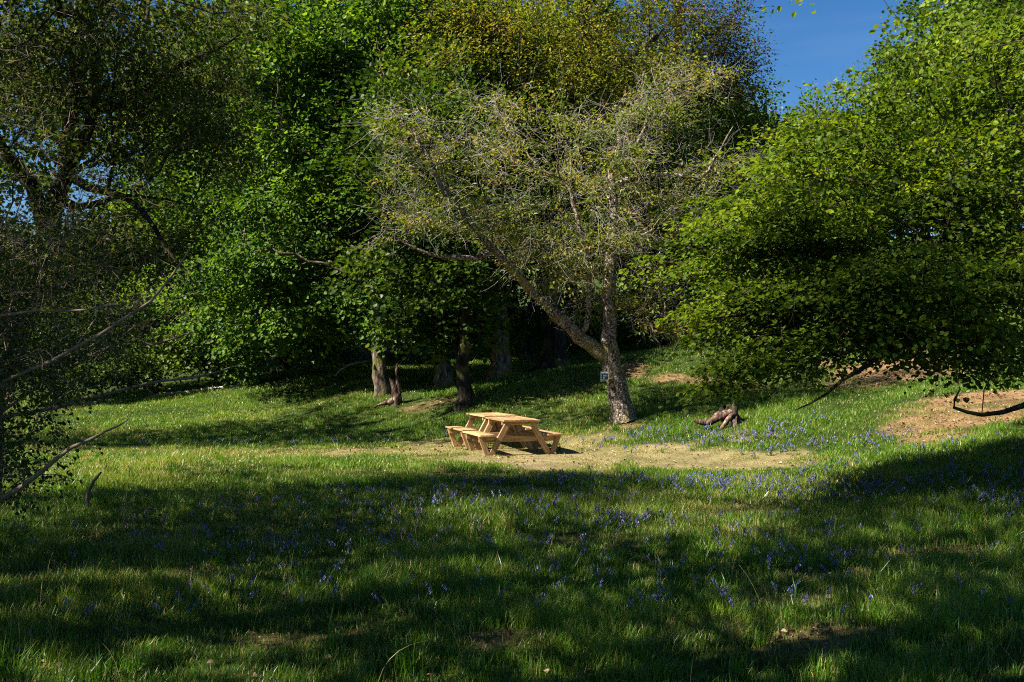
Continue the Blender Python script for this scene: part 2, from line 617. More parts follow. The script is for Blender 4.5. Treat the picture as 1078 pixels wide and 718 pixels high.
def thin_tubes(P, r):
    """P (N,K,3) polylines, r (N,K): three-sided tubes"""
    N, K, _ = P.shape
    t = norm(np.gradient(P, axis=1))
    ref = np.where(np.abs(t[..., 2:3]) > .8, np.array([1., 0, 0]), np.array([0, 0, 1.]))
    u = norm(np.cross(t, ref))
    v = np.cross(t, u)
    an = np.arange(3) * 2 * np.pi / 3
    ring = P[:, :, None, :] + r[:, :, None, None] * (np.cos(an)[None, None, :, None] * u[:, :, None, :] + np.sin(an)[None, None, :, None] * v[:, :, None, :])
    i = np.arange(N * K * 3).reshape(N, K, 3)
    a, b = i[:, :-1], i[:, 1:]
    f = np.stack([a.ravel(), np.roll(a, -1, 2).ravel(), np.roll(b, -1, 2).ravel(), b.ravel()], 1)
    return ring.reshape(-1, 3), f


def leaves_at(C, D, Nn, L, wid=.72, shape='broad', fold=.12):
    """leaf blades: base points C, direction D, normal Nn, length L"""
    D = norm(D)
    S = norm(np.cross(D, Nn))
    Nn = np.cross(S, D)
    L = L[:, None]
    if shape == 'broad':
        tpl = [(0, 0, 0), (.5, .22, 1), (.5, .62, .9), (0, 1, -.5), (-.5, .62, .9), (-.5, .22, 1)]
        fc = [(0, 1, 2, 3), (0, 3, 4, 5)]
    else:
        tpl = [(0, 0, 0), (.5, .45, 1), (0, 1, 0), (-.5, .45, 1)]
        fc = [(0, 1, 2, 3)]
    V = np.stack([C + (S * (a * wid) + D * b + Nn * (c * fold)) * L for a, b, c in tpl], 1)
    k = len(tpl)
    base = (np.arange(len(C)) * k)[:, None]
    Fq = np.concatenate([base + np.array(f)[None, :] for f in fc])
    return V.reshape(-1, 3), Fq, k


def ellip(cx_, cy_, cz_, rx, ry, rz, n, shell=2.2):
    d = norm(rng.normal(size=(n, 3)))
    r = rng.uniform(0, 1, n) ** (1 / shell)
    P = np.array([cx_, cy_, cz_]) + d * r[:, None] * np.array([rx, ry, rz])
    if n >= 26:                                   # gather the sprays into flat drifts of foliage with gaps between
        c = P[:max(5, n // 6)]
        sg = min(.75, max(.28, .16 * (rx + rz)))
        k = rng.integers(0, len(c), n)
        Q = c[k] + rng.normal(0, 1, (n, 3)) * np.array([sg, sg, sg * .32])
        P = np.where((rng.uniform(size=n) < .82)[:, None], Q, P)
    return P


def EP(x, y, Y, rx, rY, ry, n, shell=2.2):
    """ellipsoid given by photo column/row at a distance, radii in photo px and metres of depth"""
    return ellip(*px(x, y, Y), rx / F * Y, rY, ry / F * Y, n, shell)


def make_sprays(A, outc, nleaf, R, leaf, flat=.25, upw=1.2, droop=.25, wid=.72, shape='broad', jit=.35, tintv=.22, hue=None):
    """A (N,3) spray centres; outc crown centre; returns verts, faces, tint"""
    N = len(A)
    out = norm((A - outc) * np.array([1, 1, .35]) + rng.normal(0, .25, (N, 3)))
    nn = np.maximum(2, rng.poisson(nleaf, N))
    idx = np.repeat(np.arange(N), nn)
    T = len(idx)
    Rn = R * rng.uniform(.6, 1.35, N)
    side = norm(np.cross(out, UP))
    nrm = norm(np.cross(side, out) + rng.normal(0, .25, (N, 3)))
    rr, th = np.sqrt(rng.uniform(0, 1, T)), rng.uniform(0, 2 * np.pi, T)
    a, b = rr * np.cos(th), rr * np.sin(th)
    h = rng.normal(0, flat, T) - droop * rr ** 2
    C = A[idx] + (out[idx] * a[:, None] + side[idx] * b[:, None] + nrm[idx] * h[:, None]) * Rn[idx, None]
    D = out[idx] * (a + .35)[:, None] + side[idx] * b[:, None] + rng.normal(0, .45, (T, 3)) - UP * .25
    Nm = nrm[idx] * upw + rng.normal(0, .55, (T, 3)) + UP * .2
    L = leaf * rng.uniform(.6, 1.25, T)
    V, Fq, k = leaves_at(C, D, Nm, L, wid, shape)
    tv = np.clip(.45 + rng.normal(0, tintv, N)[idx] + rng.normal(0, .16, T), 0, 1)
    return V, Fq, np.repeat(tv, k)


def make_twigs(A, outc, k, R, r0, bend=.3, up=0., K=5, wob=.06):
    N = len(A)
    idx = np.repeat(np.arange(N), k)
    T = len(idx)
    out = norm((A - outc) * np.array([1, 1, .4]))
    d = norm(out[idx] * .7 + rng.normal(0, .7, (T, 3)) + UP * up)
    d2 = norm(d + rng.normal(0, bend, (T, 3)))
    L = R * rng.uniform(.5, 1.4, T)
    t = np.linspace(0, 1, K)[None, :, None]
    P = A[idx][:, None, :] + (d[:, None, :] * t + (d2 - d)[:, None, :] * t * t) * L[:, None, None]
    P[:, 1:] += rng.normal(0, wob, (T, K - 1, 3)) * R * .6
    r = r0 * np.linspace(1, .35, K)[None, :] * rng.uniform(.7, 1.3, T)[:, None]
    return P, r


def make_tree(name, base, trunks, A, leafmat, barkmat, label, cat='tree', group=None, nleaf=45, R=.55, leaf=.10, twigmat=None, twigs=2, twigR=None, twig_r=.004,
              spray_kw=None, reach_kw=None, tip=.006, attach=.35, twig_kw=None, leafy=1.0, hand=None, crown_pts=None, step=.35):
    """trunks: list of (pts with radius in absolute coordinates, attach_from); base: ground point"""
    base = np.array(base, float)
    s = Skel()
    for k, (pts, af) in enumerate(trunks):
        pts = [tuple(p) for p in pts]
        if k == 0:
            s.poly(pts, -1, af)
        else:
            s.poly(pts, s.nearest(pts[0][:3]), af)
    A = np.asarray(A, float)
    root = s.P[0].copy()
    order = np.argsort(np.linalg.norm(A - root, axis=1) * rng.uniform(.6, 1.4, len(A)))
    # a few far reaches first make the limbs
    lead = rng.choice(len(A), min(10, len(A)), replace=False)
    order = np.concatenate([lead, [o for o in order if o not in set(lead)]])
    kw = dict(step=step)
    kw.update(reach_kw or {})
    for i in order:
        s.reach(A[i], **kw)
    r = s.radii(tip)
    V, Fq = ring_tubes(skel_chains(s, r))
    outc = A.mean(0)
    mi = np.zeros(len(Fq), int)
    TA = A if crown_pts is None else np.vstack([A, crown_pts])
    if twigs:
        Pt, rt = make_twigs(TA, outc, twigs, twigR or R, twig_r, **(twig_kw or {}))
        V2, F2 = thin_tubes(Pt, rt)
        Fq = np.concatenate([Fq, F2 + len(V)])
        V = np.concatenate([V, V2])
        mi = np.concatenate([mi, np.ones(len(F2), int)])
    e = empty(name, tuple(base), label=label, cat=cat, group=group)
    tm = mesh_np('trunk', V - base, [Fq], [barkmat, twigmat or barkmat], mi, smooth=True)
    link('trunk', tm, e)
    LA = A[rng.uniform(size=len(A)) < leafy] if leafy < 1 else TA
    V, Fq, tv = make_sprays(LA, outc, nleaf, R, leaf, **(spray_kw or {}))
    link('crown', mesh_np('crown', V - base, [Fq], [leafmat], tint=tv), e)
    return e


def pxpoly(pts, Y):
    """photo-column polyline -> points with radius; entries (x,y,width px[,Y])"""
    out = []
    for p in pts:
        yy = p[3] if len(p) > 3 else Y
        X = px(p[0], p[1], yy)
        out.append((*X, p[2] * .5 / F * yy))
    return out


#TREES
def root_pts(x, Y, w, flare=1.5):
    """first points of a trunk planted on the ground under photo column x"""
    b = on(x, Y, -.15)
    r = w * .5 / F * Y
    return b, [(b[0], b[1], b[2], r * flare), (b[0], b[1], b[2] + .45, r * 1.12)]


# --- the big spreading tree on the right
b = (8.9, 15.6, gz(8.9, 15.6) - .1)
tr = [(b[0], b[1], b[2], .34), (8.8, 15.5, 2.4, .24), (8.7, 15.4, 4.5, .19), (8.6, 15.3, 7.0, .13), (8.5, 15.2, 9.5, .06)]
lim1 = [(8.8, 15.5, 2.3, .15), (7.9, 15.0, 2.85, .11), *[(q[0], q[1], q[2], rr) for q, rr in ((px(1010, 315, 14.4), .085), (px(930, 318, 13.9), .06), (px(870, 338, 13.5), .045), (px(800, 330, 13.2), .025), (px(745, 335, 13), .01))]]
lim2 = [(8.8, 15.5, 1.9, .12), (8.0, 14.6, 2.2, .09), *[(q[0], q[1], q[2], rr) for q, rr in ((px(1040, 352, 13.8), .06), (px(960, 360, 13.2), .045), (px(905, 388, 12.9), .03), (px(870, 415, 12.7), .018), (px(836, 433, 12.6), .008))]]
lim3 = [(8.85, 15.5, 1.75, .09), (8.1, 14.2, 1.75, .06), *[(q[0], q[1], q[2], rr) for q, rr in ((px(1078, 425, 12.6), .035), (px(1035, 436, 12.4), .026), (px(1004, 428, 12.3), .02), (px(1010, 410, 12.3), .012), (px(1008, 395, 12.3), .008))]]
lim4 = [(8.7, 15.4, 4.2, .13), *[(q[0], q[1], q[2], rr) for q, rr in ((px(1040, 215, 14.6), .09), (px(960, 200, 14.4), .06), (px(880, 190, 14.2), .03), (px(820, 190, 14), .012))]]
lim5 = [(8.6, 15.3, 7.5, .1), (6.6, 14.4, 8.6, .06), (4.9, 13.6, 8.3, .035), (4.0, 13.2, 7.4, .016), (3.75, 13.1, 6.75, .008)]
A = np.vstack([
    ellip(10.3, 15.9, 6.0, 4.5, 4.2, 4.7, 330, 2.5),
    EP(1045, 150, 15, 130, 2.4, 150, 270), EP(900, 215, 14.6, 120, 2.0, 115, 300), EP(822, 262, 14.2, 84, 1.6, 82, 200),
    EP(800, 330, 13.8, 60, 1.1, 36, 85), EP(865, 335, 13.6, 105, 1.3, 45, 150), EP(985, 305, 13.6, 110, 1.6, 60, 170), EP(1050, 250, 14, 80, 2, 120, 150),
    EP(1050, 375, 12.8, 70, .8, 26, 26), EP(1025, 45, 15.6, 55, 1.4, 60, 50), EP(850, 150, 15, 50, 1.2, 45, 40), EP(915, 130, 15.2, 45, 1.1, 42, 40), EP(825, 290, 14.8, 90, 1.5, 50, 110),
    EP(800, 388, 13.0, 60, .6, 16, 22), EP(745, 410, 12.8, 30, .4, 10, 7)])
hang = np.array([(3.6, 13.1, 6.95)])
make_tree('broadleaf_tree', b, [(tr, .25), (lim1, .3), (lim2, .6), (lim3, .8), (lim4, .2), (lim5, .8)], np.vstack([A, hang]), M['leaf_hazel'], M['bark_dark'],
          'big spreading tree with fresh bright green leaves hanging low over the grassy bank', nleaf=58, R=.46, leaf=.070, twigs=2, twigmat=M['twig_dark'], twig_r=.0035,
          spray_kw=dict(flat=.10, upw=1.3, droop=.22, wid=.85), attach=.2)

# --- cherry with the sign, leaning grey twigs
b = on(655, 25)
st1 = pxpoly([(657, 446, 30), (655, 432, 24), (648, 402, 21), (641, 375, 21), (641, 340, 14), (640, 300, 13), (643, 255, 10.5), (648, 215, 9), (644, 180, 7), (652, 150, 5), (650, 120, 2.5)], 25)
st2 = pxpoly([(641, 378, 16), (620, 362, 15, 24.9), (600, 346, 12.5, 24.7), (570, 316, 10, 24.5), (548, 293, 8.5, 24.2), (520, 262, 7, 23.9), (500, 242, 7, 23.6), (487, 222, 8, 23.4), (470, 205, 6, 23.2), (450, 165, 5, 23), (432, 130, 3, 23)], 25)
st3 = pxpoly([(520, 262, 7, 23.9), (500, 272, 6, 23.7), (470, 270, 5, 23.5), (440, 262, 3, 23.3), (405, 245, 2, 23)], 24)
st4 = pxpoly([(648, 190, 7), (675, 188, 6, 24.7), (705, 183, 5, 24.5), (738, 186, 4.5, 24.3), (752, 168, 3, 24.2), (772, 132, 1.6, 24.1)], 25)
st5 = pxpoly([(615, 358, 7), (618, 330, 6), (620, 290, 5), (612, 250, 4), (600, 200, 3)], 24.8)
st6 = pxpoly([(652, 175, 6), (672, 150, 4), (682, 120, 3), (672, 95, 1.5)], 25.2)
A = np.vstack([EP(605, 200, 24.9, 130, 2.4, 80, 150, 2.6), EP(475, 190, 23.4, 72, 1.6, 72, 75), EP(715, 190, 24.8, 90, 2, 75, 90), EP(590, 125, 25, 110, 2, 50, 45), EP(720, 105, 25, 70, 1.6, 50, 40),
               EP(565, 258, 25.2, 95, 1.6, 44, 75), EP(440, 215, 23.2, 40, 1, 60, 30), EP(600, 310, 26, 60, 1.0, 40, 30), EP(680, 290, 25.3, 60, 1.2, 60, 45), EP(705, 345, 25, 50, 1.2, 16, 20), EP(430, 130, 23, 34, 1, 60, 26), EP(640, 250, 23.6, 60, .5, 40, 26), EP(640, 150, 23.8, 60, .6, 40, 26)])
make_tree('cherry_tree', b, [(st1, .5), (st2, .25), (st3, .3), (st4, .3), (st5, .4), (st6, .3)], A, M['leaf_cherry'], M['bark_cherry'],
          'forked cherry tree with mottled bark, sparse olive leaves and bare grey twigs', nleaf=31, R=.38, leaf=.12, twigs=4, twigmat=M['twig_grey'], twig_r=.0042, twigR=.95,
          spray_kw=dict(flat=.22, upw=.7, droop=.3, wid=.45, shape='narrow', tintv=.26), twig_kw=dict(bend=.8, K=5), tip=.007)

# --- dark near tree on the left
b = on(-25, 13.6)
tA = [(b[0], b[1], b[2] - .1, .24), *pxpoly([(-5, 430, 24), (28, 330, 23), (48, 255, 21), (66, 185, 17), (76, 110, 14), (88, 20, 10), (100, -120, 8)], 13.6)]
lA = [(pxpoly([(52, 248, 18), (32, 195, 15, 13.4), (5, 160, 12, 13.2), (-50, 110, 8, 13)], 13.6), .2),
      (pxpoly([(72, 175, 14), (95, 130, 12, 13.2), (100, 60, 10, 13), (90, 0, 8, 12.8), (95, -90, 5, 12.8)], 13.6), .2),
      (pxpoly([(68, 190, 10), (115, 202, 9, 13.2), (150, 222, 6, 13), (175, 262, 4, 12.8), (205, 300, 2, 12.6)], 13.5), .4),
      (pxpoly([(60, 215, 9), (100, 214, 7, 13.8), (140, 205, 4, 13.9), (200, 215, 2, 14)], 13.6), .3),
      (pxpoly([(78, 120, 11), (130, 110, 9, 13.8), (190, 70, 7, 14), (250, 40, 3, 14.2)], 13.6), .2),
      (pxpoly([(120, 205, 4, 13.2), (118, 150, 3.5, 13.1), (118, 80, 3, 13), (130, 0, 2, 13)], 13.2), .2)]
A = np.vstack([EP(40, 60, 13.4, 120, 2.4, 120, 230), EP(175, 50, 13.4, 90, 2.2, 90, 150), EP(205, 160, 13.8, 60, 1.6, 80, 50), EP(120, 260, 13.2, 110, 1.4, 60, 50), EP(20, 270, 13.2, 80, 1.5, 80, 90), EP(150, 150, 14.2, 120, 1.4, 100, 40),
               ellip(-7.0, 11.6, 8.3, 3.4, 2.2, 2.6, 140), ellip(-2.6, 9.3, 8.3, 2.6, 1.2, 1.6, 80), ellip(-5.5, 7.8, 11.5, 3.8, 1.3, 2.0, 150), ellip(-3.3, 7.6, 10.5, 3.2, 1.4, 2.2, 160), ellip(-1.5, 8.8, 10.5, 2.6, 1.3, 1.6, 100)])  # overhead lobes out of view, added and shaped to shade the foreground
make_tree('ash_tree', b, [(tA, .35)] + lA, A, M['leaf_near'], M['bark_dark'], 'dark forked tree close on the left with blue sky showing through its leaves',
          nleaf=44, R=.42, leaf=.062, twigs=5, twigmat=M['twig_brown'], twig_r=.0035, twigR=.7, spray_kw=dict(flat=.3, upw=.7, wid=.6), twig_kw=dict(bend=.6))

# --- thicket of arching bare branches, left edge
b = on(-30, 10)
bb = [(pxpoly([(-40, 520, 9, 9.6), (-45, 470, 8, 9.4), (-20, 415, 5, 9.2), (30, 392, 4.5, 9), (80, 368, 4, 8.9), (130, 335, 3.5, 8.8), (180, 292, 2.5, 8.8), (203, 255, 1.4, 8.8)], 9), .5),
      (pxpoly([(-40, 520, 8, 9.6), (-30, 535, 6, 9.3), (20, 515, 6, 9), (60, 482, 4.5, 8.8), (95, 462, 3.5, 8.7), (125, 449, 2, 8.7), (142, 434, 1.2, 8.7)], 9), .5),
      (pxpoly([(-40, 500, 6, 9.6), (-10, 445, 5, 10.4), (60, 428, 4, 11), (110, 416, 3.5, 11.4), (170, 402, 3, 11.6), (225, 392, 2, 11.8), (253, 383, 1, 12)], 9), .8),
      (pxpoly([(-45, 470, 6, 9.4), (-30, 350, 5, 9), (40, 330, 3, 8.7), (90, 325, 2.4, 8.6), (140, 318, 1.4, 8.5)], 9), .6),
      (pxpoly([(-40, 500, 6, 9.6), (-30, 460, 5, 10), (50, 400, 4, 11), (130, 360, 3.4, 11.4), (160, 362, 2.5, 11.5), (205, 348, 1.6, 11.7)], 9), .5)]
tb = [(b[0], b[1], b[2] - .1, .09), (-5.1, 9.7, .55, .07), (-5.2, 9.6, 1.6, .055), (-5.2, 9.5, 2.9, .03), (-4.9, 9.3, 4.2, .012)]
A = np.vstack([EP(-15, 400, 9.8, 75, 1.4, 120, 190), EP(-70, 380, 9.6, 110, 1.4, 220, 110), EP(40, 310, 9.6, 95, 1, 80, 110), EP(10, 480, 9.4, 45, .7, 50, 22), EP(40, 180, 9.2, 90, .9, 120, 46), EP(150, 330, 11.5, 60, .8, 40, 22)])
make_tree('hawthorn_bush', b, [(tb, .1)] + bb, A, M['leaf_near'], M['twig_pale'], 'tangled bush of arching bare branches at the left edge of the grass', cat='bush',
          nleaf=24, R=.30, leaf=.048, twigs=6, twigmat=M['twig_pale'], twig_r=.0024, twigR=.5, spray_kw=dict(flat=.45, upw=.5, wid=.6), twig_kw=dict(bend=.7), tip=.003)


# --- trees of the wood's edge
def edge_tree(name, x, Y, w, up, A, leafm, barkm, label, cat='tree', flare=1.5, **kw):
    b, pts = root_pts(x, Y, w, flare)
    pts = pts + pxpoly(up, Y)
    return make_tree(name, b, [(pts, kw.pop('attach_from', .3))] + kw.pop('limbs', []), A, leafm, barkm, label, cat, **kw)


SY = dict(nleaf=64, R=.85, leaf=.15, twigs=1, twig_r=.006, tip=.01, spray_kw=dict(flat=.18, upw=.9, droop=.3, wid=.9), twigmat=M['twig_dark'])
edge_tree('sycamore_tree', 402, 33, 15, [(398, 370, 13), (396, 320, 12), (392, 250, 9, 33.6), (384, 190, 5, 34.4)],
          np.vstack([EP(330, 180, 35.8, 100, 3.2, 155, 460), EP(300, 40, 36.2, 85, 3, 95, 220), EP(295, 300, 35.8, 95, 2.5, 62, 230), EP(385, 315, 34, 60, 1.2, 26, 50)]),
          M['leaf_syc'], M['bark'], 'sycamore with dense bright leaves and a split bare trunk at the wood edge', **SY)
edge_tree('sycamore_tree', 468, 35, 18, [(462, 360, 17), (458, 300, 15), (450, 220, 13), (440, 100, 10), (430, -40, 6)],
          np.vstack([EP(420, 170, 35.5, 90, 3, 155, 400), EP(410, 30, 36, 90, 3, 90, 160), EP(450, 325, 34, 70, 1.6, 24, 60), EP(425, 310, 33.5, 50, 1.6, 34, 50)]),
          M['leaf_syc'], M['bark_mossy_sunlit'], 'sycamore with a short pale trunk behind the picnic tables', **SY)
edge_tree('ash_tree', 490, 29, 16, [(487, 395, 14), (489, 350, 11), (492, 300, 8), (484, 240, 4)],
          np.vstack([EP(463, 335, 29.5, 46, 1.2, 24, 60), EP(465, 260, 30.5, 60, 1.6, 80, 130), EP(440, 130, 31, 60, 2, 80, 80), EP(490, 300, 28.6, 30, .5, 40, 26), EP(400, 250, 34.5, 60, 2, 90, 130)]), M['leaf_syc_dark'], M['bark_dark'], 'slim dark trunked tree just behind the picnic tables', **SY)
edge_tree('sycamore_tree', 527, 36, 22, [(526, 378, 24), (523, 345, 22), (520, 305, 19), (516, 240, 17), (510, 120, 12), (505, -40, 7)],
          np.vstack([EP(510, 150, 37, 80, 3, 140, 300), EP(500, 260, 38.5, 60, 2, 50, 90)]), M['leaf_syc'], M['bark_mossy_sunlit'],
          'tree with a stout ragged sunlit trunk and moss around its foot', flare=2.1, **SY)
edge_tree('ash_tree', 553, 42, 9, [(552, 360, 9), (556, 330, 8), (570, 290, 6), (575, 200, 4)],
          np.vstack([EP(560, 330, 43, 60, 2, 40, 60), EP(600, 340, 43, 50, 2, 40, 60), EP(560, 250, 43, 70, 2, 70, 90)]), M['leaf_hazel'], M['bark'], 'thin far trunk seen between the two stout trunks',
          **{**SY, 'spray_kw': dict(flat=.2, upw=1.2)})
OK = dict(nleaf=70, R=.85, leaf=.135, twigs=2, twig_r=.008, tip=.012, spray_kw=dict(flat=.4, upw=.7, droop=.1, wid=.6, shape='narrow'), twigmat=M['bark_dark'])
edge_tree('oak_tree', 584, 36, 30, [(584, 370, 26), (580, 340, 25), (578, 280, 24), (585, 180, 22), (598, 95, 20), (612, 40, 17), (620, -60, 11), (615, -170, 6)],
          np.vstack([EP(590, 60, 35.5, 130, 3.5, 85, 330), EP(500, 70, 34.5, 75, 2.5, 60, 130), EP(560, 150, 35, 90, 3, 45, 90), EP(600, -60, 36, 150, 4, 90, 120), EP(655, 130, 36.5, 70, 2, 50, 50)]),
          M['leaf_oak'], M['bark_dark'], 'large oak with golden young leaves and heavy dark limbs', flare=1.7,
          limbs=[(pxpoly([(590, 150, 13), (620, 100, 11, 35.5), (650, 70, 8, 35), (690, 40, 5, 35)], 36), .2), (pxpoly([(585, 190, 13), (555, 130, 10, 35), (520, 90, 6, 34.6), (470, 70, 3, 34.5)], 36), .2)], **OK)
edge_tree('oak_tree', 672, 43, 22, [(672, 340, 20), (675, 260, 19), (690, 180, 17), (700, 110, 14), (712, 40, 10), (720, -80, 6)],
          np.vstack([EP(728, 55, 42, 74, 3, 62, 260, 2.0), EP(700, -40, 42, 90, 3, 70, 100), EP(772, 75, 42, 38, 2, 38, 90), EP(670, 100, 42, 60, 2.5, 50, 60), EP(780, 120, 42, 28, 1.5, 14, 9)]),
          M['leaf_oak_dark'], M['bark_dark'], 'dark bronze leaved oak standing against the blue sky', **{**OK, 'nleaf': 36})
EP2 = dict(nleaf=64, R=.85, leaf=.14, twigs=1, twig_r=.006, tip=.01, spray_kw=dict(flat=.3, upw=.8, droop=.2, wid=.8), twigmat=M['twig_dark'])
edge_tree('hazel_tree', 705, 38, 12, [(704, 340, 10), (706, 280, 9), (712, 200, 6), (716, 150, 3)],
          np.vstack([EP(715, 270, 38.5, 70, 2.6, 80, 170), EP(700, 180, 39, 60, 2.4, 55, 90), EP(690, 340, 37.5, 50, 1.2, 20, 30)]), M['leaf_syc_dark'], M['bark_dark'],
          'shady bushy tree on top of the bank behind the cherry', **EP2)
edge_tree('beech_tree', 770, 45, 14, [(770, 300, 12), (768, 240, 10), (765, 180, 6), (765, 140, 3)],
          np.vstack([EP(770, 230, 45, 80, 3, 100, 220), EP(750, 145, 45, 55, 2.2, 34, 60), EP(790, 140, 46, 45, 2, 28, 40), EP(820, 330, 42, 70, 2, 50, 60)]), M['leaf_far'], M['bark_dark'],
          'distant rounded tree under the open patch of sky', **EP2)
edge_tree('beech_tree', 850, 52, 14, [(850, 260, 12), (850, 200, 9), (850, 140, 4)],
          np.vstack([EP(845, 205, 52, 75, 3.5, 96, 220), EP(880, 150, 53, 60, 3, 42, 60)]), M['leaf_hazel'], M['bark_dark'],
          'farthest pale green tree low in the gap of sky', **EP2)
# left side behind the near tree
edge_tree('maple_tree', 262, 41, 12, [(262, 380, 11), (258, 320, 10), (250, 220, 8), (240, 100, 5)],
          np.vstack([EP(250, 330, 41, 80, 2.6, 62, 210), EP(235, 215, 41, 80, 2.6, 90, 260), EP(250, 90, 41.5, 60, 2.6, 80, 110), EP(330, 355, 39.5, 55, 1.4, 30, 60)]), M['leaf_syc'], M['bark_dark'],
          'leafy maple whose branches sweep down to the meadow crest', **SY)
edge_tree('maple_tree', 165, 43, 10, [(165, 380, 9), (163, 330, 8), (165, 270, 5)],
          np.vstack([EP(165, 280, 43, 85, 2.4, 86, 300), EP(55, 300, 43, 70, 2, 70, 170), EP(190, 120, 44, 70, 2.6, 100, 260), EP(40, 100, 44.5, 90, 2.6, 100, 230), EP(185, 370, 40.5, 60, 1.2, 28, 60), EP(150, 235, 43, 45, 1.8, 34, 50)]), M['leaf_hazel'], M['bark_dark'],
          'low yellow green maple beyond the far left end of the meadow', **SY)
edge_tree('elder_bush', 60, 40, 8, [(60, 390, 7), (60, 350, 5), (62, 320, 3)],
          np.vstack([EP(50, 350, 40, 90, 2.4, 66, 220), EP(110, 385, 38.5, 50, 1.2, 26, 50)]), M['leaf_syc_dark'], M['bark_dark'],
          'dark leafy elder at the far left behind the bare branches', cat='bush', **EP2)

# --- trees that stand behind: one built, the rest copies with their own crown colour
b0 = np.array([0., 0., 0.])
A = np.vstack([ellip(0, 0, 9, 4.2, 4.2, 5.2, 240), ellip(-1.5, .5, 5.5, 3.2, 3, 2.4, 70), ellip(2, -.5, 5, 2.6, 3, 2.4, 60)])
proto = make_tree('woodland_tree', b0, [([(0, 0, -.4, .42), (.05, 0, 1.2, .27), (.2, .1, 4, .22), (.1, 0, 8, .14), (0, 0, 12, .05)], .25)], A, M['leaf_far'], M['bark_dark'],
                  'x', nleaf=90, R=1.0, leaf=.18, twigs=1, twig_r=.008, tip=.012, spray_kw=dict(flat=.3, upw=1.0, wid=.85), twigmat=M['twig_dark'])
shade = make_tree('woodland_tree', b0, [([(0, 0, -.4, .36), (.05, 0, 1.2, .24), (.2, .1, 4, .2), (.1, 0, 8, .14), (0, 0, 12, .05)], .4)],
                  np.vstack([ellip(0, 0, 9.5, 4.6, 4.6, 4.2, 105), ellip(1.5, 0, 6.2, 3.4, 3.2, 1.8, 25)]), M['leaf_near'], M['bark_dark'],
                  'x', nleaf=26, R=.66, leaf=.15, twigs=1, twig_r=.008, tip=.012, spray_kw=dict(flat=.3, upw=1.0, wid=.8), twigmat=M['twig_dark'])


def copy_tree(src, loc, rz, sc, label, group=None, leafm=None, first=False):
    r = src if first else src.copy()
    if not first:
        COL.objects.link(r)
    r.location, r.rotation_euler, r.scale = loc, (0, 0, rz), (sc, sc, sc)
    r['label'] = label
    if group:
        r['group'] = group
    for ch in list(src.children):
        c = ch if first else ch.copy()
        if not first:
            COL.objects.link(c)
            c.parent = r
        if leafm is not None and ch.name.startswith('crown'):
            c.material_slots[0].link = 'OBJECT'
            c.material_slots[0].material = leafm
    return r


G1 = 'trees filling the wood behind the glade'
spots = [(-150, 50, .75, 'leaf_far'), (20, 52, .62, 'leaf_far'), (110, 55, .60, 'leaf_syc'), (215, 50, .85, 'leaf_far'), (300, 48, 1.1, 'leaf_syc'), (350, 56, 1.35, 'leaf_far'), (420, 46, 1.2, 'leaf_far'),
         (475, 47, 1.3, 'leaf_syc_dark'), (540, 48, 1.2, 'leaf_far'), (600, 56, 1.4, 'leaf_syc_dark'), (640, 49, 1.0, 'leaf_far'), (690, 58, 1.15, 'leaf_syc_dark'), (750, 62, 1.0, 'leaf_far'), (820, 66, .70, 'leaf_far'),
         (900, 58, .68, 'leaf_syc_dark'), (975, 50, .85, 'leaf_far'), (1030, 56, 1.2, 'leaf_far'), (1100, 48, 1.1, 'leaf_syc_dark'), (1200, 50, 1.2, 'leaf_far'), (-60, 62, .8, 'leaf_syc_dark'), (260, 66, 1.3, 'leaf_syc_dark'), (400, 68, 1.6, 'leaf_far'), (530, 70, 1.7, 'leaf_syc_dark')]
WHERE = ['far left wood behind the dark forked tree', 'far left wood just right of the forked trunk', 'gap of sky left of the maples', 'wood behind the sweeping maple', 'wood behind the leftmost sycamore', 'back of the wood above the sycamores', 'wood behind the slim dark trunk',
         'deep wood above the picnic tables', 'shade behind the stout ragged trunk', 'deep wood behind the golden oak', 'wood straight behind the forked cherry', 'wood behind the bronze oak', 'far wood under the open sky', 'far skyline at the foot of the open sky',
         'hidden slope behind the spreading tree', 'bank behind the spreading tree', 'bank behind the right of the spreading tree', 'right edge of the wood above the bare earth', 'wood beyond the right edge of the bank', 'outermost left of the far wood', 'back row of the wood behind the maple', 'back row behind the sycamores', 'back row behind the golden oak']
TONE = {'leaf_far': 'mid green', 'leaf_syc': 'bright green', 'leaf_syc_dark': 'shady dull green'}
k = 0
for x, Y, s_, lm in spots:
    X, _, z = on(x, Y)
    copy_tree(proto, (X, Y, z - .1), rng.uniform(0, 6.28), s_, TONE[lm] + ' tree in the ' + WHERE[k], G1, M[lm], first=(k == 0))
    k += 1
# trees left of and behind the viewer whose crowns shade the meadow
G2 = 'trees outside the frame shading the meadow'
sh = [(-11.5, 6.0, 1.0), (-16.5, 9.0, 1.15), (-9.5, -1.0, 1.0), (-15.0, 1.5, 1.2), (-3.5, -3.5, .95), (-22, 3, 1.3), (-9.0, 9.6, .8), (-5.5, 2.5, 1.15), (-14.5, 25, 1.0), (-19.0, 24.5, .85), (-16.2, 23.4, .9), (-13.5, 23.8, 1.35), (-6.6, 5.2, 1.05), (-13.2, 3.7, 1.0), (-4.6, 3.4, 1.1), (4.5, -4, .9), (-27, 12, 1.2)]
for i, (X, Y, s_) in enumerate(sh):
    copy_tree(shade, (X, Y, gz(X, Y) - .1), rng.uniform(0, 6.28), s_, 'tall tree beside the meadow whose crown shades the grass', G2, first=(i == 0))
#PROPS

